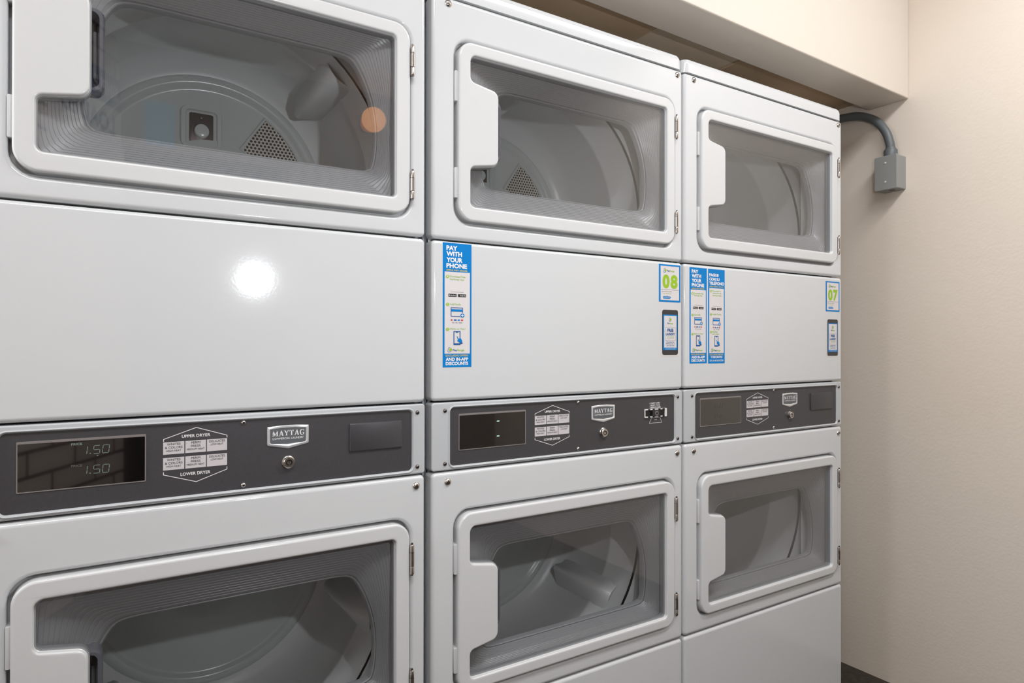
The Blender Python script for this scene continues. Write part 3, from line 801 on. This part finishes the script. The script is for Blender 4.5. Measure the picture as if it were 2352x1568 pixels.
def dryer(x0, kind, label):
    t = empty('stacked_dryer', (x0, 0, 0), label, 'clothes dryer', 'stacked dryers in a row')
    # cabinet: sides, top, back and the inner shelf
    mb = MB(); D = .74; c = .004
    for a, b in (((c, .0285, .05), (c + .006, D, ZL - .002)), ((W - c - .006, .0285, .05), (W - c, D, ZL - .002)), ((c, D - .006, .05), (W - c, D, ZL - .002)), ((c, .03, .05), (W - c, D, .06))):
        mb.box(a, b, bodygrey)
    mb.box((.012, .03, S2 + .06), (W - .012, D - .01, S2 + .07), bodygrey)
    mb.box((c + .0005, .03, .0), (W - c - .0005, .05, .05), darkgap)
    # folded seam standing proud on each side
    mb.box((c - .0035, .045, .05), (c, .055, ZL - .05), bodygrey); mb.box((W - c, .045, .05), (W - c + .0025, .055, ZL - .05), bodygrey)
    # strips closing the seams behind the panels
    for zz in (S1, S2, S3, S4): mb.box((.004, .0291, zz - .012), (W - .004, .034, zz + .012), darkgap)
    mb.build('cabinet', t, smooth=False)
    mb = MB(); loops = []
    zb = ZL + G * .6
    for q, z in ((0, zb), (0, zb + .022), (.0012, zb + .028), (.004, zb + .0335), (.009, ZT)):
        loops.append([(x, y, z) for x, y in rr(q, W - q, q, D - q, .016, 5)])
    mb.loft(loops, enamel, cap0=True, cap1=True); mb.build('lid', t, angle=50)
    front_panel('upper_front_panel', S1, ZL, DU, t)
    panel('middle_panel', S2, S1, t)
    console(t, kind)
    front_panel('lower_front_panel', S4, S3, DL, t)
    panel('base_panel', .012, S4, t)
    for d, rot in ((DU, {1: .80, 2: -.35, 3: -.40}[kind]), (DL, {1: 3.93, 2: -.61, 3: .70}[kind])):
        door(d, t); drum(d, t, rot)
    return t


d1 = dryer(-.700, 1, 'leftmost white stacked dryer, without stickers, its display reading 1.50 twice')
d2 = dryer(0, 2, 'middle white stacked dryer with one tall blue phone payment sticker and number 08')
d3 = dryer(.692, 3, 'white stacked dryer nearest the beige wall, with two tall blue stickers and number 07')
strip('payment_sticker', .0225, .0862, 1.0832, 1.3270, d2, False, 'tall blue sticker reading PAY WITH YOUR PHONE')
number_sticker(.604, .6779, 1.2318, 1.3236, '08', d2)
phone_sticker(.6148, .6690, 1.1023, 1.2128, d2)
strip('payment_sticker', .0182, .0815, 1.0800, 1.3225, d3, False, 'tall blue sticker reading PAY WITH YOUR PHONE')
strip('payment_sticker', .0868, .1500, 1.0790, 1.3223, d3, True, 'tall blue sticker in Spanish reading PAGUE CON SU TELÉFONO')
number_sticker(.6015, .6727, 1.2272, 1.3177, '07', d3)
phone_sticker(.6093, .6637, 1.0937, 1.2036, d3)

# ------------------------------------------------------------------ electrical box and conduit on the right wall
WX = 1.69
t = empty('electrical_box', (WX, 0, 1.63), 'grey metal electrical box with curved conduit on the beige wall right of the dryers', 'electrical box')
mb = MB()
xa, ya, yb, za, zb = -.057, -.033, .040, .004, .116   # local
lp = [[(xa + q, y, z) for y, z in rr(ya + q, yb - q, za + q, zb - q, .004, 4)] for q in (.0025,)]
loops = [[(xa, y, z) for y, z in rr(ya + .002, yb - .002, za + .002, zb - .002, .003, 4)], [(xa + .0008, y, z) for y, z in rr(ya + .0006, yb - .0006, za + .0006, zb - .0006, .004, 4)], [(xa + .002, y, z) for y, z in rr(ya, yb, za, zb, .004, 4)], [(xa + .0045, y, z) for y, z in rr(ya, yb, za, zb, .004, 4)], [(xa + .0046, y, z) for y, z in rr(ya + .001, yb - .001, za + .001, zb - .001, .004, 4)], [(0, y, z) for y, z in rr(ya + .001, yb - .001, za + .001, zb - .001, .004, 4)]]
mb.loft(loops, boxgrey, cap0=True, cap1=True)
mb.build('box_body', t, angle=50)
mb = MB(); mb.cyl((-.030, -.004, za + .0012), (0, 0, -1), .0095, .0006, blackp, 20); mb.build('knockout', t)
for zz in (.030, .092):
    s = MB(); s.cyl((xa + .0002, .004, zz), (-1, 0, 0), .0034, .0016, label_grey, 12, bev=.0006); s.build('screw', t)
mb = MB(); mb.cyl((-.028, .002, zb - .002), (0, 0, 1), .0205, .027, conduitm, 28, bev=.005); mb.cyl((-.028, .002, zb + .020), (0, 0, 1), .0178, .010, conduitm, 28, r2=.0150); mb.build('conduit_connector', t)
mb = MB()
ctl = [(-.028, .002, .135), (-.028, .004, .160), (-.030, .018, .205), (-.031, .050, .248), (-.032, .100, .278), (-.034, .150, .288), (-.036, .20, .290), (-.04, .30, .289), (-.06, .42, .28), (-.14, .56, .26)]


def smooth_path(c, n=8):
    out = []
    for i in range(len(c) - 1):
        p0, p1, p2, p3 = [Vector(c[max(0, min(len(c) - 1, j))]) for j in (i - 1, i, i + 1, i + 2)]
        for k_ in range(n):
            u = k_ / n; out.append(.5 * ((2 * p1) + (p2 - p0) * u + (2 * p0 - 5 * p1 + 4 * p2 - p3) * u * u + (3 * p1 - p0 - 3 * p2 + p3) * u ** 3))
    out.append(Vector(c[-1])); return out


mb.tube(smooth_path(ctl), .0135, conduitm, 20); mb.build('conduit', t)

# ------------------------------------------------------------------ things behind the camera: ceiling lights, then what the glass reflects
def ceiling_fixture(x, y, label):
    t = empty('ceiling_light', (x, y, CZ), label, 'ceiling light', 'ceiling lights')
    m = MB(); m.box((-.62, -.16, -.006), (.62, .16, 0), metalw); m.box((-.62, -.16, -.014), (.62, -.14, -.006), metalw); m.box((-.62, .14, -.014), (.62, .16, -.006), metalw); m.build('housing', t, smooth=False)
    m = MB(); m.box((-.6, -.139, -.009), (.6, .139, -.0062), fixm); m.build('diffuser', t, smooth=False)


ceiling_fixture(-.45, -1.25, 'long white ceiling light panel above the camera')
ceiling_fixture(1.0, -.95, 'long white ceiling light panel added to brighten the beige wall')
t = empty('globe_lamp', (.80, -2.58, 2.42), 'warm glowing globe lamp on the opposite wall', 'wall lamp')
m = MB(); m.sphere((0, .12, 0), .07, lampm); m.build('globe', t); m = MB(); m.cyl((0, 0, 0), (0, 1, 0), .05, .03, brass); m.cyl((0, .03, 0), (0, 1, 0), .02, .05, brass); m.build('bracket', t)
# signs on the brick wall (frame of the wall: x along it, +y into the room)
t = empty('laundry_sign', (0, 0, 0), 'navy sign reading SIMPLE DRYING on the painted brick wall', 'sign')
t.matrix_world = Matrix.Translation((-1.6, -.6, 0)) @ Matrix.Rotation(-math.radians(60), 4, 'Z')
t.location = t.matrix_world @ Vector((2.02, 0.002, 2.30)); t.rotation_euler = (0, 0, -math.radians(60) + pi)
m = MB(); m.box((-.26, -.012, -.05), (.26, 0, .10), navysign); m.box((-.26, -.012, -.42), (.26, 0, -.05), paper)
text(m, 'SIMPLE DRYING', -.23, -.01, .46, .07, -.0135, white_ink, .03)
text(m, 'LOADED', -.2, -.18, .4, .09, -.0135, navysign, .03); m.build('board', t, smooth=False)
t = empty('cyan_notice', (-.28, -2.58, 2.23), 'light blue notice above the dark doorway', 'sign')
m = MB(); m.box((-.065, 0, -.11), (.065, .006, .11), cyansign); m.build('board', t, smooth=False)
